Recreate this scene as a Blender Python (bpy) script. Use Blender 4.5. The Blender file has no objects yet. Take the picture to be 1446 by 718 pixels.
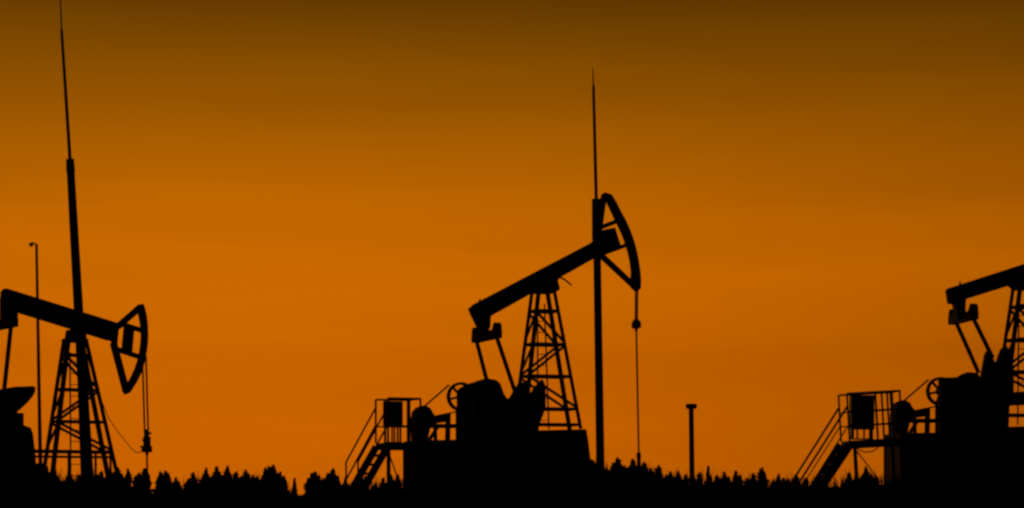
import bpy, math, random
from mathutils import Vector, Matrix

random.seed(7)
scene = bpy.context.scene
COL = scene.collection
F = 3012.0          # focal length in photo pixels
CX, HY = 723.0, 702.0   # photo column of the optical axis, photo row of the horizon
EYE = 0.6           # camera height (m)

# ------------------------------------------------------------------ materials
def material(name, base, rough=0.85, metal=0.0, scale=6.0, vary=0.35, bump=0.15, spec=0.2):
    m = bpy.data.materials.new(name)
    m.use_nodes = True
    nt = m.node_tree
    bs = nt.nodes['Principled BSDF']
    bs.inputs['Roughness'].default_value = rough
    bs.inputs['Metallic'].default_value = metal
    bs.inputs['Specular IOR Level'].default_value = spec
    tc = nt.nodes.new('ShaderNodeTexCoord')
    nz = nt.nodes.new('ShaderNodeTexNoise')
    nz.inputs['Scale'].default_value = scale
    nz.inputs['Detail'].default_value = 6
    nt.links.new(tc.outputs['Object'], nz.inputs['Vector'])
    rp = nt.nodes.new('ShaderNodeValToRGB')
    lo = [c * (1 - vary) for c in base]
    hi = [min(1, c * (1 + vary)) for c in base]
    rp.color_ramp.elements[0].position = 0.3
    rp.color_ramp.elements[1].position = 0.7
    rp.color_ramp.elements[0].color = (*lo, 1)
    rp.color_ramp.elements[1].color = (*hi, 1)
    nt.links.new(nz.outputs['Fac'], rp.inputs['Fac'])
    nt.links.new(rp.outputs['Color'], bs.inputs['Base Color'])
    if bump:
        b = nt.nodes.new('ShaderNodeBump')
        b.inputs['Strength'].default_value = bump
        b.inputs['Distance'].default_value = 0.02
        nt.links.new(nz.outputs['Fac'], b.inputs['Height'])
        nt.links.new(b.outputs['Normal'], bs.inputs['Normal'])
    return m

STEEL = material('weathered_painted_steel', (0.045, 0.042, 0.040), 0.8, 0.0, 5)
DARK = material('greasy_dark_steel', (0.025, 0.024, 0.023), 0.75, 0.0, 8)
ROPE = material('wire_rope_steel', (0.04, 0.034, 0.028), 0.8, 0.0, 20)
CONCRETE = material('stained_concrete', (0.22, 0.21, 0.19), 0.95, 0.0, 3)
RUBBER = material('black_rubber', (0.02, 0.02, 0.02), 0.9, 0.0, 12)
GALV = material('dull_galvanised_steel', (0.10, 0.10, 0.10), 0.7, 0.0, 9)
SOIL = material('dark_soil', (0.055, 0.045, 0.035), 1.0, 0.0, 0.8, 0.5, 0.4, 0.0)
WEED = material('dry_dark_grass', (0.05, 0.055, 0.025), 0.95, 0.0, 3, 0.4, 0.0, 0.1)
NEEDLE = material('spruce_needles', (0.03, 0.05, 0.025), 0.95, 0.0, 4, 0.4, 0.0, 0.1)
BARK = material('spruce_bark', (0.05, 0.038, 0.028), 0.95, 0.0, 10, 0.4, 0.2, 0.1)
LENS = material('lamp_glass', (0.25, 0.25, 0.25), 0.4, 0.0, 10, 0.1, 0.0)

# ------------------------------------------------------------------ mesh kit
class MB:
    def __init__(self):
        self.v, self.f = [], []
    def _add(self, vs, fs):
        n = len(self.v)
        self.v += [tuple(p) for p in vs]
        self.f += [tuple(i + n for i in f) for f in fs]
        return self
    def bar(self, p, q, w, h=None, up=(0, 1, 0)):
        """rectangular bar p->q: w measured along `up`, h across it"""
        h = w if h is None else h
        p, q = Vector(p), Vector(q)
        d = (q - p).normalized()
        u = Vector(up)
        u = u - d * u.dot(d)
        if u.length < 1e-4:
            u = Vector((1, 0, 0)) - d * d.x
        u.normalize()
        s = d.cross(u)
        u, s = u * w / 2, s * h / 2
        vs = [p - u - s, p + u - s, p + u + s, p - u + s, q - u - s, q + u - s, q + u + s, q - u + s]
        return self._add(vs, [(3, 2, 1, 0), (4, 5, 6, 7), (0, 1, 5, 4), (1, 2, 6, 5), (2, 3, 7, 6), (3, 0, 4, 7)])
    def angle(self, p, q, w, t, up, side):
        """L-section angle iron"""
        p, q = Vector(p), Vector(q)
        u = Vector(up) * w / 2
        s = Vector(side) * w / 2
        self.bar(p + s * 0.98, q + s * 0.98, w, t, up)
        return self.bar(p + u, q + u, w, t, side)
    def box(self, lo, hi):
        x0, y0, z0 = lo; x1, y1, z1 = hi
        vs = [(x0, y0, z0), (x1, y0, z0), (x1, y1, z0), (x0, y1, z0), (x0, y0, z1), (x1, y0, z1), (x1, y1, z1), (x0, y1, z1)]
        return self._add(vs, [(3, 2, 1, 0), (4, 5, 6, 7), (0, 1, 5, 4), (1, 2, 6, 5), (2, 3, 7, 6), (3, 0, 4, 7)])
    def tube(self, p, q, r0, r1=None, n=12):
        r1 = r0 if r1 is None else r1
        p, q = Vector(p), Vector(q)
        d = (q - p).normalized()
        u = d.orthogonal().normalized(); s = d.cross(u)
        vs = []
        for c, r in ((p, r0), (q, r1)):
            for k in range(n):
                a = 2 * math.pi * k / n
                vs.append(c + (u * math.cos(a) + s * math.sin(a)) * r)
        fs = [(k, (k + 1) % n, n + (k + 1) % n, n + k) for k in range(n)]
        fs += [tuple(range(n))[::-1], tuple(range(n, 2 * n))]
        return self._add(vs, fs)
    def path(self, pts, r, n=8):
        for a, b in zip(pts, pts[1:]):
            self.tube(a, b, r, r, n)
        return self
    def prism(self, poly, y0, y1):
        """polygon in local x-z extruded from y0 to y1, edges chamfered a little"""
        n = len(poly)
        area = sum(poly[i][0] * poly[(i + 1) % n][1] - poly[(i + 1) % n][0] * poly[i][1] for i in range(n))
        if area < 0:
            poly = poly[::-1]
        vs = [(x, y0, z) for x, z in poly] + [(x, y1, z) for x, z in poly]
        fs = [tuple(range(n)), tuple(range(n, 2 * n))[::-1]]
        fs += [((k + 1) % n, k, n + k, n + (k + 1) % n) for k in range(n)]
        return self._add(vs, fs)
    def ring(self, c, r0, r1, y0, y1, n=32):
        """annulus about an axis along y"""
        vs = []
        for k in range(n):
            a = 2 * math.pi * k / n
            ca, sa = math.cos(a), math.sin(a)
            for r, y in ((r0, y0), (r1, y0), (r1, y1), (r0, y1)):
                vs.append((c[0] + r * ca, y, c[1] + r * sa))
        fs = []
        for k in range(n):
            a, b = 4 * k, 4 * ((k + 1) % n)
            for j in range(4):
                fs.append((a + j, a + (j + 1) % 4, b + (j + 1) % 4, b + j))
        return self._add(vs, fs)
    def build(self, name, mat, parent=None, smooth=False):
        me = bpy.data.meshes.new(name)
        me.from_pydata(self.v, [], self.f)
        me.update()
        me.materials.append(mat)
        if smooth:
            for p in me.polygons:
                p.use_smooth = True
        o = bpy.data.objects.new(name, me)
        COL.objects.link(o)
        if parent is not None:
            o.parent = parent
        return o

def thing(name, label, cat, loc=(0, 0, 0), yaw=0.0, group=None):
    o = bpy.data.objects.new(name, None)
    o.empty_display_size = 0.3
    COL.objects.link(o)
    o.location = loc
    o.rotation_euler = (0, 0, yaw)
    o['label'] = label; o['category'] = cat
    if group:
        o['group'] = group
    return o

class Frame:
    """a vertical working plane with its own heading, laid out from the sight lines of the survey photo"""
    def __init__(self, px, D, apparent_deg):
        self.D = D
        self.X = (px - CX) / F * D
        self.a = math.radians(apparent_deg) - math.atan((px - CX) / F)
        self.ca, self.sa = math.cos(self.a), math.sin(self.a)
        self.loc = (self.X, D, 0.0)
    def xz(self, px, py, w=0.0):
        u = (px - CX) / F
        bx, by = self.X - w * self.sa, self.D + w * self.ca
        t = (u * by - bx) / (self.ca - u * self.sa)
        D = by + t * self.sa
        return t, EYE + (HY - py) / F * D
    def p(self, px, py, w=0.0):
        t, z = self.xz(px, py, w)
        return (t, w, z)
    def poly(self, pts, w=0.0):
        return [self.xz(x, y, w) for x, y in pts]

# ------------------------------------------------------------------ pumpjack
def rot_map(p0, p1, deg):
    c, s = math.cos(math.radians(deg)), math.sin(math.radians(deg))
    def f(pt):
        dx, dy = pt[0] - p0[0], pt[1] - p0[1]
        return (p1[0] + c * dx - s * dy, p1[1] + s * dx + c * dy)
    return f

def strip(f, mat, name, parent, a, b, wpx, w0, w1):
    """flat bar of a given pixel width between two sight points, spanning w0..w1 across"""
    wm = (w0 + w1) / 2
    d = wpx / F * f.D
    return MB().bar(f.p(*a, wm), f.p(*b, wm), abs(w1 - w0), d).build(name, mat, parent)

def pumpjack(S, label):
    f = Frame(S['pivot'][0], S['D'], S['app'])
    root = thing('pumpjack', label, 'pumpjack', f.loc, f.a, 'pumpjacks in a row')
    px = f.D / F   # metres per photo pixel

    # --- foundation and steel base frame
    t0, _ = f.xz(S['base'][0][0], 650)
    t1, _ = f.xz(S['base'][-1][0], 650)
    MB().box((t0 - 0.05, -0.9, -0.3), (t1 + 0.12, 0.9, 0.85)).build('foundation', CONCRETE, root)
    poly = f.poly(S['base'])
    zb = 0.852
    poly = poly + [(poly[-1][0] + 0.02, zb), (poly[0][0], zb)]
    b = MB().prism(poly, -0.78, 0.78)
    base = b.build('base_frame', STEEL, root)
    r = MB()
    n = 9
    for k in range(n):
        t = t0 + 0.1 + (t1 - t0 - 0.35) * k / (n - 1)
        top = S['rib_top']
        r.box((t - 0.04, -0.86, zb + 0.01), (t + 0.04, -0.781, f.xz(S['pivot'][0], top)[1] - 0.12))
    r.build('stiffener_ribs', STEEL, base)

    # --- tower
    tw = S['tower']
    tx, tz = f.xz(*tw['top'])
    bx, bz = f.xz(*tw['foot'])
    tbx, tby = tw['top_half']; bbx, bby = tw['foot_half']
    zfoot = tw.get('z0', bz)
    def corner(sx, sy, z):
        k = (tz - z) / (tz - bz)
        return Vector((tx + (bx - tx) * k + sx * (tbx + (bbx - tbx) * k), sy * (tby + (bby - tby) * k), z))
    cap = MB().box((tx - tbx - 0.03, -tby - 0.03, tz - 0.03), (tx + tbx + 0.03, tby + 0.03, tz + 0.06)).build('tower', STEEL, root)
    for sx in (-1, 1):
        for sy in (-1, 1):
            MB().angle(corner(sx, sy, zfoot), corner(sx, sy, tz - 0.031), tw['leg'], tw['leg'] * .6, (0, -sy, 0), (-sx, 0, 0)).build('leg', STEEL, cap)
    zs = [f.xz(tw['top'][0], y)[1] for y in tw['levels']]
    for z in zs:
        m = MB()
        c = [corner(-1, -1, z), corner(1, -1, z), corner(1, 1, z), corner(-1, 1, z)]
        for i in range(4):
            m.bar(c[i], c[(i + 1) % 4], 0.075, 0.05, (0, 0, 1))
        m.build('horizontal_brace', STEEL, cap)
    for i in range(len(zs) - 1):
        if i == tw.get('no_diag'):
            continue
        for sy in (-1, 1):
            e = 0.03
            s = 1 if i % 2 == 0 else -1
            MB().bar(corner(-s, sy, zs[i] - e), corner(s, sy, zs[i + 1] + e), 0.05, 0.07, (0, 1, 0)).build('diagonal_brace', STEEL, cap)
        MB().bar(corner(-1, -1, zs[i] - .05), corner(-1, 1, zs[i + 1] + .05), 0.05, 0.05, (1, 0, 0)).build('diagonal_brace', STEEL, cap)
    lad = MB()
    for s in (-0.17, 0.17):
        lad.bar((bx + s - 0.02, bby * 0.55, zfoot), (tx + s * 0.6, tby * 0.6, tz - 0.3), 0.035, 0.035)
    z = zfoot + 0.25
    while z < tz - 0.4:
        k = (tz - z) / (tz - bz)
        xx = tx + (bx - tx) * k
        hw = 0.17 * (0.6 + 0.4 * k)
        yy = tby * 0.6 + (bby * 0.55 - tby * 0.6) * k
        lad.bar((xx - hw, yy, z), (xx + hw, yy, z), 0.022, 0.022)
        z += 0.31
    lad.build('ladder', STEEL, cap)

    # --- walking beam: I-section
    bm = f.poly(S['beam'])
    beam = MB().prism(bm, -0.1, 0.1).build('walking_beam', STEEL, root)
    a0, a1 = f.p(*S['beam_top'][0]), f.p(*S['beam_top'][1])
    c0, c1 = f.p(*S['beam_low'][0]), f.p(*S['beam_low'][1])
    MB().bar(a0, a1, 0.34, 0.06).build('flange', STEEL, beam)
    MB().bar(c0, c1, 0.34, 0.06).build('flange', STEEL, beam)
    MB().prism(f.poly(S['saddle']), -0.22, 0.22).build('saddle_bearing', DARK, beam)
    MB().prism(f.poly(S['tail']), -0.16, 0.16).build('tail_bearing', DARK, beam)
    for pts in S['hooks']:
        MB().path([f.p(*q, -0.12) for q in pts], 0.025).build('hook', DARK, beam)

    # --- horsehead
    hd = S['head']
    o, i_ = hd['outer'], hd['inner']
    # weld the segments into one continuous plate
    vs = []
    P = f.poly(o); Q = f.poly(i_)
    arc = MB()
    for y in (-0.11, 0.11):
        vs += [(x, y, z) for x, z in P] + [(x, y, z) for x, z in Q]
    n = len(o); fs = []
    for k in range(n - 1):
        fs += [(k, k + 1, n + k + 1, n + k), (2 * n + k, 3 * n + k, 3 * n + k + 1, 2 * n + k + 1),
               (k, 2 * n + k, 2 * n + k + 1, k + 1), (n + k, n + k + 1, 3 * n + k + 1, 3 * n + k)]
    fs += [(0, n, 3 * n, 2 * n), (n - 1, 3 * n - 1, 4 * n - 1, 2 * n - 1)]
    arc._add(vs, fs)
    head = arc.build('horsehead', STEEL, root)
    for a, b_, w in hd['struts']:
        strip(f, STEEL, 'strut', head, a, b_, w, -0.09, 0.09)
    MB().prism(f.poly(hd['block']), -0.1, 0.1).build('hinge_block', DARK, head)

    # --- wire rope bridle, carrier bar, polished rod
    ex, ey = hd['hang']
    cx, cy = hd['carrier']
    for sy in (-1, 1):
        pa, pb, br = f.p(ex, ey), f.p(cx, cy - 2), hd.get('bridle', 0.07) * sy
        MB().tube((pa[0], br, pa[2]), (pb[0], br, pb[2]), hd['rope'], n=8).build('wire_rope', ROPE, root)
    c = f.p(cx, cy)
    cb = MB().box((c[0] - hd['cw'], -0.16, c[2] - 0.10), (c[0] + hd['cw'], 0.16, c[2] + 0.08))
    tall = hd.get('tall', 0.1)
    cb.tube((c[0], 0, c[2] + 0.08), (c[0], 0, c[2] + 0.08 + tall * .55), 0.105)
    if tall > 0.2:
        cb.box((c[0] - 0.12, -0.05, c[2] + 0.2), (c[0] - 0.02, 0.05, c[2] + 0.27))
        cb.box((c[0] - 0.02, -0.06, c[2] + 0.4), (c[0] + 0.11, 0.06, c[2] + 0.46))
        cb.bar((c[0] - 0.08, 0, c[2]), (c[0] - 0.19, 0, c[2] + 0.07), 0.05, 0.05)
    cb.tube((c[0], 0, c[2] + 0.08), (c[0], 0, c[2] + 0.08 + tall), 0.05)
    cb.tube((c[0], 0, c[2] - 0.18), (c[0], 0, c[2] - 0.10), 0.045)
    cb.build('carrier_bar', DARK, root)
    wx, wy = hd['well']
    w = f.p(wx, wy)
    MB().tube(w, (c[0], 0, c[2] - 0.1), 0.026, n=10).build('polished_rod', GALV, root)
    if 'cable' in hd:
        MB().path([f.p(*q, -0.2) for q in hd['cable']], 0.011, 6).build('cable', RUBBER, root)

    # --- equalizer, pitman arms
    ex, ey = S['equalizer']
    h = S['eq_half']
    e = f.p(ex, ey)
    eq = MB().bar((e[0], -h, e[2]), (e[0], h, e[2]), 0.24, 0.22, (0, 0, 1)).build('equalizer', DARK, root)
    for sy in (-1, 1):
        l = MB().bar((e[0], sy * (h - 0.22), e[2] + 0.06), (e[0], sy * (h - 0.04), e[2] + 0.25), 0.2, 0.18, (1, 0, 0))
        l.build('lug', DARK, eq)
    for w, a, b_ in S['pitman']:
        MB().bar(f.p(*a, w), f.p(*b_, w * 0.82), 0.075, 0.1).build('pitman_arm', STEEL, root)

    # --- cranks and counterweights on either side of the gearbox
    for w, pts in S['weights']:
        cw = MB().prism(f.poly(pts, w), w - 0.1, w + 0.1).build('counterweight', DARK, root)
        xs = [q[0] for q in pts]; ys = [q[1] for q in pts]
        mx = sum(xs) / len(xs)
        a = f.p(mx, max(ys) - 12, w); b_ = f.p(mx, min(ys) + 38, w)
        sgn = -1 if w < 0 else 1
        ca = MB().bar((a[0], w + sgn * 0.15, a[2]), (b_[0], w + sgn * 0.15, b_[2]), 0.08, 0.26)
        ca.tube((a[0], w + sgn * 0.1, a[2]), (a[0], w + sgn * 0.28, a[2]), 0.16)
        ca.build('crank_arm', STEEL, cw)
    gb = MB().prism(f.poly(S['gearbox']), -0.5, 0.5)
    gear = gb.build('gearbox', DARK, root)
    gx = f.p(*S['shaft'])
    MB().tube((gx[0], -0.62, gx[2]), (gx[0], 0.62, gx[2]), 0.11, n=16).build('crank_shaft', STEEL, gear)
    if 'guard' in S:
        MB().prism(f.poly(S['guard'], -0.62), -0.72, -0.53).build('belt_guard', STEEL, gear)

    if 'girder' in S:
        (a, b_, t) = S['girder']
        MB().bar(f.p(*a, -0.5), f.p(*b_, -0.5), 0.16, t * px).build('girder', STEEL, root)
    # --- belt drive and motor
    if 'motor' in S:
        wy = 0.72
        ox, oy = S['motor']
        def q(x, y): return (x + ox, y + oy)
        pc = f.xz(*q(651, 560.5), wy)
        R = 20.5 * px
        pw = MB().ring(pc, R - 0.075, R, wy - 0.07, wy + 0.07)
        for k in range(6):
            a = math.radians(12 + 60 * k)
            pw.bar((pc[0] + .08 * math.cos(a), wy, pc[1] + .08 * math.sin(a)), (pc[0] + (R - .05) * math.cos(a), wy, pc[1] + (R - .05) * math.sin(a)), 0.06, 0.065)
        pw.tube((pc[0], wy - 0.12, pc[1]), (pc[0], wy + 0.12, pc[1]), 0.11)
        pw.build('pulley_wheel', STEEL, gear)
        mp = f.poly([q(*k) for k in S['motor_shape']], wy)
        mo = MB().prism(mp, wy - 0.26, wy + 0.26).build('motor', DARK, root)
        mc = f.xz(*q(597, 592), wy)
        MB().tube((mc[0], wy - 0.42, mc[1]), (mc[0], wy + 0.33, mc[1]), 0.24, n=20).build('motor_housing', DARK, mo)
        bl = MB()
        bl.bar(f.p(*q(634, 544), wy), f.p(*q(596, 577), wy), 0.09, 0.035)
        bl.bar(f.p(*q(648, 581), wy), f.p(*q(603, 590), wy), 0.09, 0.035)
        bl.build('drive_belt', RUBBER, mo)
        mr = MB()
        for a, b_, t in (((600, 602), (652, 602), 6), ((612, 593), (634, 590), 11), ((633, 584), (632, 622), 6), ((647, 578), (647, 622), 6),
                         ((614, 588), (615, 622), 4), ((604, 596), (632, 592), 7), ((618, 603), (606, 622), 4)):
            d = t * px
            mr.bar(f.p(*q(*a), wy), f.p(*q(*b_), wy), 0.12, d)
        mr.build('motor_mount', STEEL, root)
    return root, f, f.p(*hd['well'])

HEAD_C = dict(
    outer=[(850, 276), (853, 272.5), (862, 275.5), (869, 287), (876, 301), (882, 312), (888, 325), (893, 339), (897, 353), (900, 368), (902.5, 384), (903.5, 398), (903, 408), (899, 412)],
    inner=[(851, 283), (854, 281), (858, 286), (862.5, 295), (868, 307), (873, 317), (879, 330), (884, 343), (888, 356), (891, 370), (892.5, 384), (892, 396), (891, 402), (893, 407)],
    struts=[((852.5, 279), (845, 334), 6), ((849, 361), (895, 404), 6.5), ((847, 322), (878, 310), 6), ((850, 359), (888, 345), 5.5), ((840, 339), (850, 356), 10)],
    block=[(838, 338), (852, 325), (867, 322), (875, 348), (856, 356), (846, 362)],
    hang=(899, 404), carrier=(898.5, 459), well=(902, 641), rope=0.027, cw=0.08)

S_C = dict(
    D=60.0, pivot=(768, 390), app=20,
    base=[(580, 623), (640, 622), (700, 618), (704, 610), (814, 607.5), (817, 625), (821, 660)], rib_top=628,
    tower=dict(leg=0.08, top=(767, 413), foot=(772.5, 606), top_half=(0.25, 0.30), foot_half=(0.86, 0.46), levels=[440, 487, 532, 578, 600], no_diag=3),
    beam=[(662, 436), (672, 429), (840, 341), (850, 350), (838, 365), (762, 402), (692, 446), (668, 450)],
    beam_top=[(669, 432), (842, 341.5)], beam_low=[(690, 446), (838, 363.5)],
    saddle=[(748, 405), (752, 399), (790, 388), (784, 398), (787, 408), (783, 413), (752, 413)],
    tail=[(664, 438), (672, 432), (691, 443), (690, 462), (686, 472), (679, 472), (674, 460)],
    hooks=[[(778, 388), (796, 394), (807, 403)], [(776, 411), (790, 409)], [(676, 428), (678, 423)]],
    head=HEAD_C,
    equalizer=(687, 475), eq_half=1.03,
    pitman=[(0.95, (672, 478), (688, 540)), (-0.95, (702, 478), (728, 556))],
    weights=[(0.78, [(653, 622), (653, 549), (660, 543), (672, 539), (686, 534.5), (699, 537), (705, 542), (710, 556), (716, 566), (716, 622)]),
             (-0.78, [(716, 622), (718, 566), (727, 551), (734, 540), (740, 541), (745, 552), (749, 557), (757, 545), (765, 536.5), (769, 546), (769, 577), (760, 600), (757, 622)])],
    gearbox=[(664, 624), (664, 562), (690, 554), (712, 566), (730, 560), (742, 570), (742, 624)], shaft=(712, 600),
    motor=(0, 0), guard=[(646, 553), (650, 548), (662, 543), (662, 622), (647, 622)],
    motor_shape=[(584, 624), (583, 594), (585, 582), (590, 576), (597, 573), (604, 577), (609, 586), (609, 599), (604, 605), (600, 624)])

mr_ = rot_map((768, 390), (1446, 385.5), 10.0)
def sh(pts, dx=678, dy=-6): return [(x + dx, y + dy) for x, y in pts]
HEAD_R = dict(
    outer=[mr_(q) for q in HEAD_C['outer']], inner=[mr_(q) for q in HEAD_C['inner']],
    struts=[(mr_(a), mr_(b), w) for a, b, w in HEAD_C['struts']], block=[mr_(q) for q in HEAD_C['block']],
    hang=(1575, 425), carrier=(1577, 480), well=(1578, 640), rope=0.027, cw=0.08)
S_R = dict(
    D=59.0, pivot=(1446, 385.5), app=20,
    base=[(1259, 613), (1330, 612), (1375, 609), (1382, 605), (1487, 602), (1490, 620), (1494, 655)], rib_top=622,
    tower=dict(leg=0.08, top=(1447, 408), foot=(1451, 600), top_half=(0.25, 0.30), foot_half=(0.86, 0.46), levels=[434, 481, 526, 563, 587], no_diag=3),
    beam=[(1336, 411), (1341, 407), (1380, 395), (1524, 349.5), (1530, 360), (1518, 374), (1440, 399), (1363, 422), (1340, 430)],
    beam_top=[(1339, 409), (1522, 350)], beam_low=[(1363, 421.5), (1518, 373)],
    saddle=[(1425, 402), (1432, 396), (1466, 386), (1464, 396), (1466, 404), (1461, 408), (1432, 408)],
    tail=[(1338, 416), (1346, 410), (1362, 421), (1361, 436), (1362, 452), (1350, 452), (1347, 430), (1340, 428)],
    hooks=[[(1355, 404), (1356, 398)]],
    head=HEAD_R,
    equalizer=(1360, 449), eq_half=0.98,
    pitman=[(0.92, (1349, 453), (1382, 527)), (-0.92, (1375, 451), (1402, 506))],
    weights=[(0.78, [(1330, 618), (1330, 534), (1352, 533), (1358, 529), (1366, 526), (1379, 527), (1386, 540), (1386, 618)]),
             (-0.78, [(1384, 618), (1385, 534), (1388, 517), (1391, 501), (1394, 495.5), (1397, 498), (1401, 507), (1406, 516), (1410, 503), (1414, 493), (1420, 489), (1426, 500), (1430, 520), (1430, 552), (1424, 575), (1422, 618)])],
    gearbox=[(1345, 618), (1345, 545), (1380, 535), (1400, 530), (1415, 545), (1415, 618)], shaft=(1388, 590),
    motor=(677, -7.5), guard=[(1326, 534), (1352, 533), (1352, 612), (1326, 612)], girder=((1420, 564), (1484, 561), 19),
    motor_shape=S_C['motor_shape'])

S_L = dict(
    D=58.0, pivot=(106, 462), app=20,
    base=[(-55, 640), (-10, 640), (5, 640), (10, 655), (48, 655), (50, 660), (52, 672)], rib_top=650,
    tower=dict(leg=0.085, top=(106, 482), foot=(113.5, 670), top_half=(0.27, 0.2), foot_half=(0.93, 0.38), levels=[502, 551, 596, 638], z0=0.0),
    beam=[(2, 412), (6, 408.5), (163, 457.5), (167, 460), (161, 485), (156, 481), (112, 468), (18, 438), (3, 432)],
    beam_top=[(6, 409.5), (162, 458)], beam_low=[(16, 436.5), (155, 479.5)],
    saddle=[(94, 484), (97, 466), (118, 470), (119, 484)],
    tail=[(2, 420), (8, 412), (20, 430), (18, 452), (12, 462), (2, 462)],
    hooks=[[(98, 484), (89, 482)]],
    head=dict(
        outer=[(197, 431), (200.5, 429.5), (203, 436), (205.5, 447), (207, 460), (207.5, 475), (206.5, 490), (203.5, 508), (199, 525), (191, 541), (182, 555), (176.5, 557.5)],
        inner=[(195, 438), (196, 440), (197, 445), (198.5, 452), (200, 462), (200.5, 476), (199.5, 490), (196.5, 506), (192, 520), (186, 533), (180, 544), (177, 548)],
        struts=[((199, 433), (166, 462), 8), ((160, 484), (178.5, 554), 8), ((168, 457), (204, 468), 6), ((160, 492), (202, 506), 6), ((164, 460), (161, 492), 6),
                ],
        block=[(176, 463), (188, 467), (185, 499), (173, 495)], bridle=0.13, tall=0.46,
        hang=(203.5, 503), carrier=(207.5, 634), well=(208, 672), rope=0.027, cw=0.09,
        cable=[(122, 500), (132, 532), (142, 562), (153, 590), (165, 608), (180, 627), (190, 638), (196, 640), (202, 633), (207, 628)]),
    equalizer=(1, 459), eq_half=1.12,
    pitman=[(0.95, (-14, 456), (-40, 570)), (-0.95, (16, 456), (6, 550))],
    weights=[(-0.78, [(-40, 690), (-40, 600), (-34, 575), (-16, 556), (0, 550), (20, 546.5), (36, 546), (45, 545.5), (48.5, 547.5), (48, 554), (44, 561), (39, 567), (30, 576), (23, 582), (21, 590), (25, 597), (35, 602), (42, 604.5), (45, 613), (47, 630), (49, 650), (49, 690)]),
             (0.78, [(-95, 690), (-95, 600), (-88, 575), (-70, 556), (-46, 549), (-24, 547), (-10, 552), (-27, 575), (-32, 596), (-12, 606), (-8, 640), (-8, 690)])],
    gearbox=[(-70, 690), (-70, 610), (-10, 606), (20, 615), (26, 690)], shaft=(-20, 630))

pump_c, frame_c, well_c = pumpjack(S_C, 'complete pumpjack with its horsehead raised high, standing alone in the middle')
pump_r, frame_r, well_r = pumpjack(S_R, 'pumpjack cut off by the right edge with only tail and cranks in view')
pump_l, frame_l, well_l = pumpjack(S_L, 'pumpjack with its horsehead dipped low, behind the tallest mast')

# ------------------------------------------------------------------ wellheads
def wellhead(f, w, label):
    x, y = f.loc[0] + w[0] * f.ca - w[1] * f.sa, f.loc[1] + w[0] * f.sa + w[1] * f.ca
    r = thing('wellhead', label, 'wellhead', (x, y, 0), f.a, 'wellheads under the horseheads')
    MB().tube((0, 0, -0.2), (0, 0, 0.75), 0.13, n=20).build('casing', STEEL, r)
    m = MB()
    for z in (0.55, 0.75): m.tube((0, 0, z), (0, 0, z + 0.07), 0.22, n=20)
    m.build('flange', DARK, r)
    MB().tube((-0.55, 0, 0.66), (0.5, 0, 0.66), 0.05).build('flow_pipe', STEEL, r)
    top = w[2]
    MB().tube((0, 0, 0.82), (0, 0, top - 0.12), 0.06, 0.055).build('tubing', STEEL, r)
    MB().tube((0, 0, top - 0.14), (0, 0, top + 0.03), 0.065).build('stuffing_box', DARK, r)
wellhead(frame_c, well_c, 'slim wellhead under the polished rod of the middle pumpjack')
wellhead(frame_l, (well_l[0], 0, well_l[2]), 'wellhead among young spruces under the rod of the dipped pumpjack')

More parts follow.
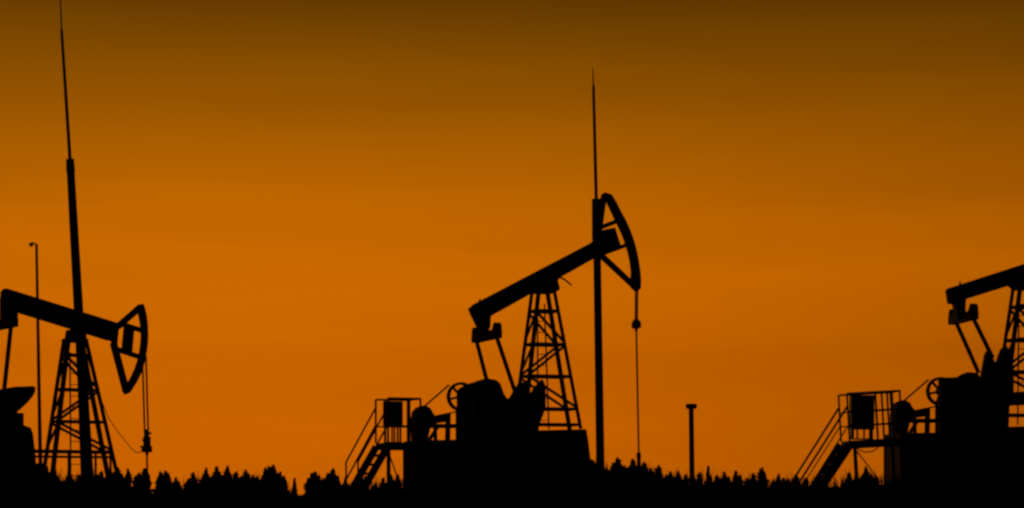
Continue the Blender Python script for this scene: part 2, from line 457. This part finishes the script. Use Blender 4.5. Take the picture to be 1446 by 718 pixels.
# ------------------------------------------------------------------ service platforms
def platform(S, label, cab_label):
    f = Frame(S['px'], S['D'], S['app'])
    root = thing('service_platform', label, 'service platform', f.loc, f.a, 'service platforms with stairs')
    zd = f.xz(S['px'], S['deck'])[1]
    zr = f.xz(S['px'], S['rail'])[1]
    L, W = S['L'], S['W']
    xl, xr = -L / 2, L / 2
    MB().box((xl, -W / 2, zd - S['thick']), (xr, W / 2, zd)).build('deck', STEEL, root)
    # legs under the deck
    for x, y in ((xr - 0.06, -W / 2 + 0.06), (xr - 0.06, W / 2 - 0.06), (xl + 0.35, W / 2 - 0.06)):
        MB().bar((x, y, -0.1), (x, y, zd - S['thick'] - 0.002), S['legw'], S['legw'], (1, 0, 0)).build('leg', STEEL, root)
    MB().bar((xl + 0.3, W / 2 - 0.1, zd - 0.15), (xr - 0.1, W / 2 - 0.1, 0.5), 0.03, 0.03).build('diagonal_brace', STEEL, root)
    # railing
    rb = MB()
    t = 0.045
    posts = [(xl, -W / 2), (xl, W / 2), (xr, -W / 2), (xr, W / 2)] + [(x, W / 2) for x in S['posts_far']] + [(x, -W / 2) for x in S['posts_near']]
    for x, y in posts:
        rb.bar((x, y, zd), (x, y, zr), t, t, (1, 0, 0))
    for y in (-W / 2, W / 2):
        rb.bar((xl, y, zr), (xr, y, zr), 0.05, 0.05, (0, 0, 1))
        for u in S['mids']:
            rb.bar((xl, y, zd + (zr - zd) * u), (xr, y, zd + (zr - zd) * u), 0.035, 0.035, (0, 0, 1))
    rb.bar((xr, -W / 2, zr), (xr, W / 2, zr), 0.05, 0.05, (0, 0, 1))
    rb.build('railing', STEEL, root)
    # stairs running down away from the pump
    run, drop = S['run'], zd
    st = MB()
    for y in (-W / 2 + 0.03, W / 2 - 0.03):
        st.bar((xl, y, zd - 0.1), (xl - run, y, 0.0), 0.05, S['string'])
    stair = st.build('stair', STEEL, root)
    tr = MB()
    n = 8
    for k in range(1, n):
        u = k / n
        x, z = xl - run * u, (zd - 0.1) * (1 - u)
        tr.box((x - 0.11, -W / 2 + 0.056, z - 0.03), (x + 0.11, W / 2 - 0.056, z + 0.03))
    tr.build('treads', STEEL, stair)
    sl = zd / run
    for y in (-W / 2, W / 2):
        h = MB()
        for off, w in S['hand']:
            x0, z0 = xl, zd + off
            x1 = xl - S['hrun']; z1 = z0 - sl * S['hrun']
            h.bar((x0, y, z0), (x1, y, z1), w, w)
        if S['newel']:
            off = S['hand'][0][0]
            x1 = xl - S['hrun']; z1 = zd + off - sl * S['hrun']
            h.bar((x1, y, z1), (x1 + 0.02, y, z1 - 0.95), 0.04, 0.04)
        h.build('handrail', STEEL, stair)
    if 'cable' in S:
        MB().path([f.p(*q, -W / 2 + 0.1) for q in S['cable']], 0.016, 6).build('hanging_cable', RUBBER, root)
    # control cabinet standing on the deck against the railing
    c0, c1 = f.xz(S['cab'][0], S['cab'][2])
    d0, d1 = f.xz(S['cab'][1], S['cab'][3])
    root.rotation_euler.y = math.radians(-S.get('tilt', 0))
    cab = thing('control_cabinet', cab_label, 'cabinet', f.loc, f.a, 'control cabinets on the platforms')
    cd = S['cabd']
    MB().box((c0, -cd, d1), (d0, cd, c1)).build('cabinet_body', DARK, cab)
    MB().box((c0 + 0.04, -cd - 0.02, d1 + 0.04), (d0 - 0.04, -cd - 0.002, c1 - 0.04)).build('cabinet_door', STEEL, cab)
    lg = MB()
    for x in (c0 + 0.05, d0 - 0.05):
        for y in (-cd + 0.05, cd - 0.05):
            lg.bar((x, y, zd), (x, y, d1), 0.045, 0.045, (1, 0, 0))
    lg.box((c0 + 0.02, -cd + 0.02, zd), (d0 - 0.02, cd - 0.02, zd + 0.03))
    for x in S['conduits']:
        lg.tube((c0 + (d0 - c0) * x, 0, zd), (c0 + (d0 - c0) * x, 0, d1), 0.025)
    lg.build('cabinet_stand', STEEL, cab)
    return root

platform(dict(px=562, D=58.2, app=20, deck=626, rail=564, L=0.93, W=1.0, legw=0.09, thick=0.19, posts_far=[-0.2], posts_near=[0.15, ], mids=[0.38],
              run=1.18, string=0.2, hand=[(0.98, 0.04), (0.5, 0.04)], hrun=0.86, newel=True,
              cab=(543.5, 566, 567, 603), cabd=0.16, conduits=[0.2, 0.45, 0.6]),
         'service platform with a black cabinet and steep stair beside the middle pumpjack', 'black control cabinet on the middle pumpjack platform')
platform(dict(px=1237, D=57.0, tilt=3.3, app=14, deck=621, rail=555, L=1.42, W=0.98, legw=0.09, thick=0.21, posts_far=[0.3, 0.62], posts_near=[0.05, 0.22, 0.5], mids=[0.32, 0.62],
              run=1.55, string=0.24, hand=[(0.92, 0.05), (0.42, 0.028)], hrun=1.5, newel=False,
              cab=(1201, 1233, 558.5, 607), cabd=0.14, conduits=[0.3, 0.6, 0.85],
              cable=[(1214, 630), (1220, 635), (1228, 638), (1238, 637), (1246, 632)]),
         'wider service platform with a long stair below the pumpjack at the right edge', 'black control cabinet on the platform at the right edge')

# ------------------------------------------------------------------ masts and posts
def pt(px, py, D): return Vector(((px - CX) / F * D, D, EYE + (HY - py) / F * D))
def mast(label, D, base, joint, rod, tip, wb, wj, wr, collar):
    b = pt(*base, D)
    d = pt(*joint, D) - b
    foot = b - d * (b.z / d.z)
    r = thing('lightning_mast', label, 'mast', foot, 0, 'lightning masts')
    k = D / F / 2
    L = lambda p: pt(*p, D) - foot
    MB().tube((0, 0, -0.3), L(joint), wb * k, wj * k, 20).build('mast_pole', STEEL, r, False)
    j = L(joint)
    u = j.normalized()
    MB().tube(j - u * collar[1], j + u * 0.05, collar[0] * k, collar[0] * k * 0.9, 20).build('collar', DARK, r)
    MB().tube(j + u * 0.05, L(rod), wr * k, wr * k * 0.8, 14).build('upper_rod', STEEL, r)
    MB().tube(L(rod), L(tip), 2.4 * k, 0.9 * k, 8).build('needle_tip', GALV, r)
    MB().box((-0.25, -0.25, -0.1), (0.25, 0.25, 0.14)).build('footing', CONCRETE, r)
mast('tallest mast, its thin rod reaching the top of the sky, before the dipped pumpjack', 50, (126, 690), (99, 228), (87, 43), (83.5, -40), 17, 11, 5.0, (12.5, 0.25))
mast('shorter slim mast standing in front of the raised horsehead', 56, (848.5, 690), (842, 284), (838, 122), (837, 95), 12.5, 10.5, 4.9, (14, 1.0))

def lamp():
    D = 66
    foot = pt(58.5, 733, D); foot.z = 0
    r = thing('lamp_post', 'thin lamp post with a tiny lamp on a short arm, near the left edge', 'lamp post', foot)
    L = lambda p: pt(*p, D) - foot
    k = D / F / 2
    MB().tube((0, 0, -0.2), L((51.5, 345)), 6 * k, 3.6 * k, 12).build('pole', STEEL, r)
    m = MB().path([L((51.3, 346)), L((51, 344.3)), L((45, 343.8))], 1.5 * k).build('arm', STEEL, r)
    a = L((46, 345)); 
    MB().tube(a + Vector((0.02, 0, 0.03)), a + Vector((-0.06, -0.04, -0.04)), 0.05, 0.065, 12).build('lamp_head', DARK, r)
    MB().tube(a + Vector((-0.058, -0.0387, -0.0387)), a + Vector((-0.07, -0.047, -0.05)), 0.055, 0.05, 12).build('lens', LENS, r)
lamp()
def capped():
    D = 60
    foot = pt(978, 733, D); foot.z = 0
    r = thing('vent_post', 'short bare post with a flat wide cap, alone right of the middle pumpjack', 'post', foot)
    L = lambda p: pt(*p, D) - foot
    MB().tube((0, 0, -0.2), L((976, 576)), 0.078, 0.07, 14).build('pipe', STEEL, r)
    c = L((976.3, 573))
    m = MB().tube(c + Vector((0, 0, -0.09)), c + Vector((0, 0, 0.01)), 0.14, 0.17, 16)
    m.tube(c + Vector((0, 0, 0.011)), c + Vector((0, 0, 0.05)), 0.17, 0.12, 16)
    m.build('cap', DARK, r)
capped()

# safety fence at the foot of the left tower
def fence():
    f = Frame(100, 55.6, 20)
    r = thing('safety_fence', 'low two-rail steel fence across the foot of the dipped pumpjack tower', 'fence', f.loc, f.a)
    m = MB()
    m.bar(f.p(48, 637.5), f.p(157, 639), 0.05, 0.1)
    m.bar(f.p(48, 645), f.p(157, 646), 0.04, 0.065)
    m.build('rails', STEEL, r)
    for x in (56, 77.5, 97, 135, 156):
        p = f.p(x, 650)
        t = f.p(x, 637)
        MB().bar((p[0], 0, -0.1), (p[0], 0, t[2]), 0.05, 0.05, (1, 0, 0)).build('post', STEEL, r)
fence()

# ------------------------------------------------------------------ ground with a low earth bank in front of the pumps
BANK = [(-400, 684), (0, 684), (55, 680), (80, 678), (110, 680), (160, 680), (180, 689), (205, 692), (216, 701.5), (228, 693), (250, 691), (330, 685), (390, 685), (408, 695),
        (427, 702.5), (442, 691), (480, 692), (510, 690), (560, 688), (700, 690), (820, 676), (840, 667), (872, 673), (915, 670), (935, 678), (950, 683),
        (1010, 687), (1090, 688), (1160, 690), (1200, 684), (1260, 684), (1446, 684), (1900, 686)]
def interp(tab, x):
    if x <= tab[0][0]: return tab[0][1]
    for (a, b), (c, d) in zip(tab, tab[1:]):
        if x <= c:
            u = (x - a) / (c - a)
            return b + (d - b) * u
    return tab[-1][1]
YB = 45.0
def bank_h(x):
    py = interp(BANK, CX + F * x / YB)
    return EYE + (HY - py) / F * YB
def ground_z(x, y):
    if y > 80: return 0.0
    h = bank_h(x)
    g = math.exp(-((y - YB) / 2.6) ** 2)
    n = 0.035 * math.sin(x * 3.1 + y * 1.3) * math.sin(x * 1.7 - y * 2.9) + 0.02 * math.sin(x * 7.3 + 1.0) * math.sin(y * 6.1)
    fade = min(1, max(0, (80 - y) / 20))
    return h * g + n * fade * (0.3 + 0.7 * g) - 0.02
def ground():
    xs = [-4000, -1500, -600, -250, -120, -60, -35] + [-25 + 0.22 * i for i in range(228)] + [35, 60, 120, 250, 600, 1500, 4000]
    ys = [-400, -100, -30, -8, 0, 8, 16, 24, 30, 34] + [36 + 0.4 * i for i in range(46)] + [56, 60, 66, 72, 80, 100, 140, 220, 400, 800, 1600, 3000, 6000]
    vs = [(x, y, ground_z(x, y)) for y in ys for x in xs]
    n = len(xs)
    fs = [(j * n + i, j * n + i + 1, (j + 1) * n + i + 1, (j + 1) * n + i) for j in range(len(ys) - 1) for i in range(n - 1)]
    m = MB(); m.v, m.f = vs, fs
    o = m.build('ground', SOIL, None, True)
    o['kind'] = 'structure'
ground()

# ------------------------------------------------------------------ weeds
def weeds():
    m = MB()
    rnd = random.Random(3)
    def blade(x, y, h, w, lean, az):
        z = ground_z(x, y) - 0.02
        dx, dy = math.cos(az) * lean * h, math.sin(az) * lean * h
        px_, py_ = -math.sin(az) * w / 2, math.cos(az) * w / 2
        if abs(px_) < w * 0.25: px_ = w * 0.25
        m._add([(x - px_, y - py_, z), (x + px_, y + py_, z), (x + px_ * .7 + dx * .4, y + py_ * .7 + dy * .4, z + h * .55), (x - px_ * .7 + dx * .4, y - py_ * .7 + dy * .4, z + h * .55), (x + dx, y + dy, z + h)],
               [(0, 1, 2, 3), (3, 2, 4)])
    for _ in range(9000):
        y = rnd.uniform(43.6, 47.5)
        x = rnd.uniform(-12.6, 12.6)
        col = CX + F * x / y
        thin = min(abs(col - 216), abs(col - 428)) < 9
        h = rnd.uniform(0.06, 0.3) * (0.3 if thin else 1) * rnd.choice((1, 1, 1, 1.5))
        blade(x, y, h, rnd.uniform(0.012, 0.03), rnd.uniform(0.05, 0.5), rnd.uniform(0, 6.28))
    for col, row in ((911, 645), (914, 650), (930, 656), (933, 662), (947, 661), (955, 664), (416, 673), (217, 682), (1000, 660), (857, 650), (872, 645), (250, 668), (471, 662), (1042, 662), (1068, 663), (181, 660), (505, 664), (1215, 668), (1046, 666), (1225, 661)):
        y = 47.5
        x = (col - CX) / F * y
        top = EYE + (HY - row) / F * y
        for s in range(3):
            xx = x + rnd.uniform(-.05, .05)
            blade(xx, y, (top - ground_z(xx, y)) * rnd.uniform(.75, 1), 0.02, rnd.uniform(0, .12), rnd.uniform(0, 6.28))
    o = m.build('weeds', WEED)
    o['kind'] = 'stuff'
    o['label'] = 'low dark weeds and grass along the bank'
    o['category'] = 'weeds'
weeds()

# ------------------------------------------------------------------ young spruces behind the bank
def spruce_mesh(seed, slim):
    rnd = random.Random(seed)
    m = MB()
    n = 240
    for k in range(n):
        u = (k + rnd.random()) / n              # 0 foot .. 1 tip
        z = 0.04 + 0.95 * u
        a0 = k * 2.39996
        lump = 0.78 + 0.3 * math.sin(a0 * 1.0 + seed) * math.sin(u * 9 + seed * 1.7) + 0.18 * math.sin(u * 23 + seed)
        r = slim * (1 - u) ** (0.5 + 0.09 * (seed % 4)) * rnd.uniform(0.45, 1.1) * lump + 0.022
        a = k * 2.39996 + rnd.uniform(-.3, .3)
        w = rnd.uniform(0.04, 0.075) * (1.2 - u * 0.5)
        rise = rnd.uniform(-0.02, 0.10) * (1 - .3 * u)
        c, s = math.cos(a), math.sin(a)
        for tilt in (0.7, -0.7):
            wx, wy, wz = -s * w * .7, c * w * .7, w * tilt
            m._add([(0.01 * c, 0.01 * s, z), (c * r * .45 - wx, s * r * .45 - wy, z + rise * .3 - wz), (c * r, s * r, z + rise), (c * r * .45 + wx, s * r * .45 + wy, z + rise * .3 + wz)],
                   [(0, 1, 2, 3)])
    t = MB().tube((0, 0, -0.08), (0, 0, 0.97), 0.018, 0.004, 6)
    return m, t
VAR = []
def spruce(px, py, D, slim_i, label, group):
    """tip on the sight line (px, py) at distance D, foot on the ground"""
    x = (px - CX) / F * D
    tip = EYE + (HY - py) / F * D
    z = ground_z(x, D) - 0.03
    h = max(0.25, tip - z)
    r = thing('young_spruce', label, 'young spruce', (x, D, z), random.uniform(0, 6.28), group)
    s = h * random.uniform(0.9, 1.15)
    for kind, me in VAR[slim_i]:
        o = bpy.data.objects.new(kind, me)
        COL.objects.link(o)
        o.parent = r
        o.scale = (s, s, h)
for i, slim in enumerate((0.17, 0.22, 0.27, 0.32, 0.38, 0.46)):
    m, t = spruce_mesh(i + 11, slim)
    a = m.build('crown', NEEDLE); b = t.build('trunk', BARK)
    VAR.append((('crown', a.data), ('trunk', b.data)))
    bpy.data.objects.remove(a); bpy.data.objects.remove(b)

PEAKS = [(59, 659), (66, 661), (78, 667), (97, 671), (112, 672), (135, 672), (143, 667), (152, 672), (160, 669), (166, 663), (172, 671), (181, 665), (191, 674), (196, 670), (204, 664), (209, 671),
         (226, 668), (230, 671), (234.5, 667), (239, 674), (248, 676), (253, 682), (266, 677), (272.5, 669), (277, 680), (285, 678), (291, 664), (298, 674), (306, 661), (310, 668), (314, 674), (321, 661), (326, 674), (333, 668), (340, 674),
         (347, 666), (351, 671), (357, 673), (363, 674), (375, 663), (380, 661), (385, 659), (391, 672), (396, 669), (401, 674), (416, 677), (436, 677), (441, 670), (445, 668), (450, 673), (457, 677), (463, 670), (468, 668), (471, 664), (477, 674),
         (488, 676), (507, 668), (515, 675), (541, 676), (552, 673), (562, 672), (828, 657), (837, 652), (845, 659), (858, 664), (866, 657), (873, 649), (881, 660), (888, 663), (894, 651), (902, 657), (910, 655), (919, 664),
         (930, 660), (941, 673), (947, 668), (958, 668), (968, 672), (979, 672), (988, 669), (1000, 661), (1003, 672), (1012, 673), (1023, 669), (1029, 675), (1039, 667), (1045, 672), (1054, 678), (1064, 670), (1075, 663), (1079, 670), (1092, 679), (1099, 672), (1106, 677),
         (1113, 677), (1124, 672), (1138, 676), (1150, 681), (1163, 682), (1199, 669), (1209, 671), (1217, 675), (1223, 662), (1230, 671), (1236, 674)]
ZONES = [(0, 175, 'young spruce in the dark growth at the foot of the dipped pumpjack tower'),
         (175, 262, 'young spruce beside the rod of the dipped pumpjack, at the dark ground line'),
         (262, 425, 'young spruce in the clump on the open bank left of the middle stair'),
         (425, 600, 'young spruce around the foot of the middle platform stair'),
         (600, 972, 'young spruce between the shorter mast and the flat-capped post'),
         (972, 1125, 'young spruce in the sparse line right of the flat-capped post'),
         (1125, 1500, 'young spruce under the stair of the platform at the right edge')]
SPECIAL = {(385, 659): 'tallest spruce tip of the clump on the open bank left of the middle stair',
           (416, 677): 'tiny lone spruce in the dip right of the clump on the open bank',
           (873, 649): 'tall pointed spruce just right of the shorter mast',
           (1000, 661): 'narrow upright spruce just right of the flat-capped post',
           (1223, 662): 'tallest spruce seen through the gap under the right platform',
           (507, 668): 'spruce in front of the foot of the middle stair handrail'}
for (x, y) in PEAKS:
    zone = next(z for z in ZONES if z[0] <= x < z[1])
    lab = SPECIAL.get((x, y), zone[2])
    slim = random.choice((1, 2, 2, 3, 3, 4))
    if (x, y) in ((1000, 661), (416, 677)): slim = 0
    spruce(x, y, random.uniform(48.2, 51.5) if 480 < x < 600 or x > 1120 else random.uniform(48.2, 53.5), slim, lab, None if (x, y) in SPECIAL else zone[2].replace('young spruce', 'young spruces'))
# lower growth between the peaks
rnd = random.Random(21)
for k in range(90):
    x = rnd.uniform(55, 1245)
    if 216 - 9 < x < 216 + 8 or 404 < x < 436 or 575 < x < 820 or 1134 < x < 1190 or 484 < x < 500: continue
    y = interp(BANK, x) - rnd.uniform(2, 9)
    zone = next(z for z in ZONES if z[0] <= x < z[1])
    spruce(x, y, rnd.uniform(48, 52.5), rnd.choice((3, 4, 5)), zone[2], zone[2].replace('young spruce', 'young spruces'))

# ------------------------------------------------------------------ sky
SUN_EL, SUN_AZ = math.radians(1.5), math.radians(-8.0)
w = bpy.data.worlds.new('World'); scene.world = w
w.use_nodes = True
nt = w.node_tree
nt.nodes.clear()
N = nt.nodes.new; LK = nt.links.new
out = N('ShaderNodeOutputWorld'); bg = N('ShaderNodeBackground')
LK(bg.outputs[0], out.inputs['Surface'])
tc = N('ShaderNodeTexCoord')
nrm = N('ShaderNodeVectorMath'); nrm.operation = 'NORMALIZE'
LK(tc.outputs['Generated'], nrm.inputs[0])
sep = N('ShaderNodeSeparateXYZ'); LK(nrm.outputs[0], sep.inputs[0])
# faint streaks of dusty cloud
mp = N('ShaderNodeMapping'); mp.inputs['Scale'].default_value = (2.2, 2.2, 26.0)
LK(nrm.outputs[0], mp.inputs['Vector'])
nz = N('ShaderNodeTexNoise'); nz.inputs['Scale'].default_value = 1.6; nz.inputs['Detail'].default_value = 3
LK(mp.outputs[0], nz.inputs['Vector'])
st = N('ShaderNodeMapRange'); st.inputs['From Min'].default_value = .3; st.inputs['From Max'].default_value = .7
st.inputs['To Min'].default_value = 0.945; st.inputs['To Max'].default_value = 1.055
LK(nz.outputs['Fac'], st.inputs['Value'])
# dusk colours by height above the horizon
def lin(c):
    return tuple(((v / 255) / 12.92 if v / 255 <= 0.04045 else ((v / 255 + 0.055) / 1.055) ** 2.4) for v in c)
RAMP = [(-10, (60, 30, 0)), (702, (188, 92, 0)), (600, (189, 93, 0)), (500, (190, 94, 0)), (478, (196, 99, 0)), (390, (200, 103, 0)), (300, (188, 99, 0)), (200, (164, 90, 0)), (100, (134, 76, 0)), (40, (114, 66, 0)), (0, (99, 56, 0)), (-300, (62, 38, 2)), (-900, (24, 17, 4))]
rp = N('ShaderNodeValToRGB')
cr = rp.color_ramp
SPAN = 0.6
els = []
for py, c in RAMP:
    if py == -10: z = -0.02 ; 
    else:
        t = (702 - py) / F; z = t / math.sqrt(1 + t * t)
    els.append(((z + 0.03) / (SPAN + 0.03), lin(c)))
els.append((1.0, lin((10, 8, 4))))
while len(cr.elements) < len(els): cr.elements.new(0.5)
for e, (p_, c) in zip(cr.elements, els):
    e.position = p_; e.color = (*c, 1)
mz = N('ShaderNodeMapRange'); mz.inputs['From Min'].default_value = -0.03; mz.inputs['From Max'].default_value = SPAN
LK(sep.outputs['Z'], mz.inputs['Value'])
LK(mz.outputs[0], rp.inputs['Fac'])
# the glow weakens away from where the sun went down
dt = N('ShaderNodeVectorMath'); dt.operation = 'DOT_PRODUCT'
dt.inputs[1].default_value = (math.sin(SUN_AZ), math.cos(SUN_AZ), 0)
LK(nrm.outputs[0], dt.inputs[0])
mx = N('ShaderNodeMath'); mx.operation = 'MAXIMUM'; mx.inputs[1].default_value = 0.0
LK(dt.outputs['Value'], mx.inputs[0])
pw = N('ShaderNodeMath'); pw.operation = 'POWER'; pw.inputs[1].default_value = 3.2
LK(mx.outputs[0], pw.inputs[0])
ml = N('ShaderNodeMath'); ml.operation = 'MULTIPLY'; LK(pw.outputs[0], ml.inputs[0]); LK(st.outputs[0], ml.inputs[1])
sc_ = N('ShaderNodeVectorMath'); sc_.operation = 'SCALE'
LK(rp.outputs['Color'], sc_.inputs[0]); LK(ml.outputs[0], sc_.inputs['Scale'])
# thin physical sky on top
sky = N('ShaderNodeTexSky'); sky.sky_type = 'NISHITA'; sky.sun_disc = False
sky.sun_elevation = SUN_EL; sky.sun_rotation = SUN_AZ
tn = N('ShaderNodeVectorMath'); tn.operation = 'MULTIPLY'; tn.inputs[1].default_value = (0.002, 0.001, 0.0001)
LK(sky.outputs[0], tn.inputs[0])
ad = N('ShaderNodeVectorMath'); ad.operation = 'ADD'
LK(sc_.outputs[0], ad.inputs[0]); LK(tn.outputs[0], ad.inputs[1])
LK(ad.outputs[0], bg.inputs['Color'])
bg.inputs['Strength'].default_value = 1.0

sd = bpy.data.lights.new('low_sun', 'SUN'); sd.energy = 0.25; sd.angle = math.radians(0.5); sd.color = (1, 0.5, 0.16)
so = bpy.data.objects.new('low_sun', sd); COL.objects.link(so)
dirn = -Vector((math.sin(SUN_AZ) * math.cos(SUN_EL), math.cos(SUN_AZ) * math.cos(SUN_EL), math.sin(SUN_EL)))
so.rotation_euler = dirn.to_track_quat('-Z', 'Y').to_euler()
so.location = (0, 0, 30)

# ------------------------------------------------------------------ camera
cd = bpy.data.cameras.new('camera')
cam = bpy.data.objects.new('camera', cd); COL.objects.link(cam)
cam.location = (0, 0, EYE)
cam.rotation_euler = (math.radians(90), 0, 0)
cd.sensor_fit = 'HORIZONTAL'; cd.sensor_width = 36
cd.lens = 36 * F / 1446
cd.shift_x = 0.0
cd.shift_y = (HY - 359) / 1446
cd.clip_start = 0.1; cd.clip_end = 20000
scene.camera = cam

scene.view_settings.view_transform = 'Standard'
scene.view_settings.look = 'None'
scene.view_settings.exposure = 0
scene.view_settings.gamma = 1
scene.render.engine = 'CYCLES'
scene.cycles.filter_width = 2.6
scene.cycles.max_bounces = 4
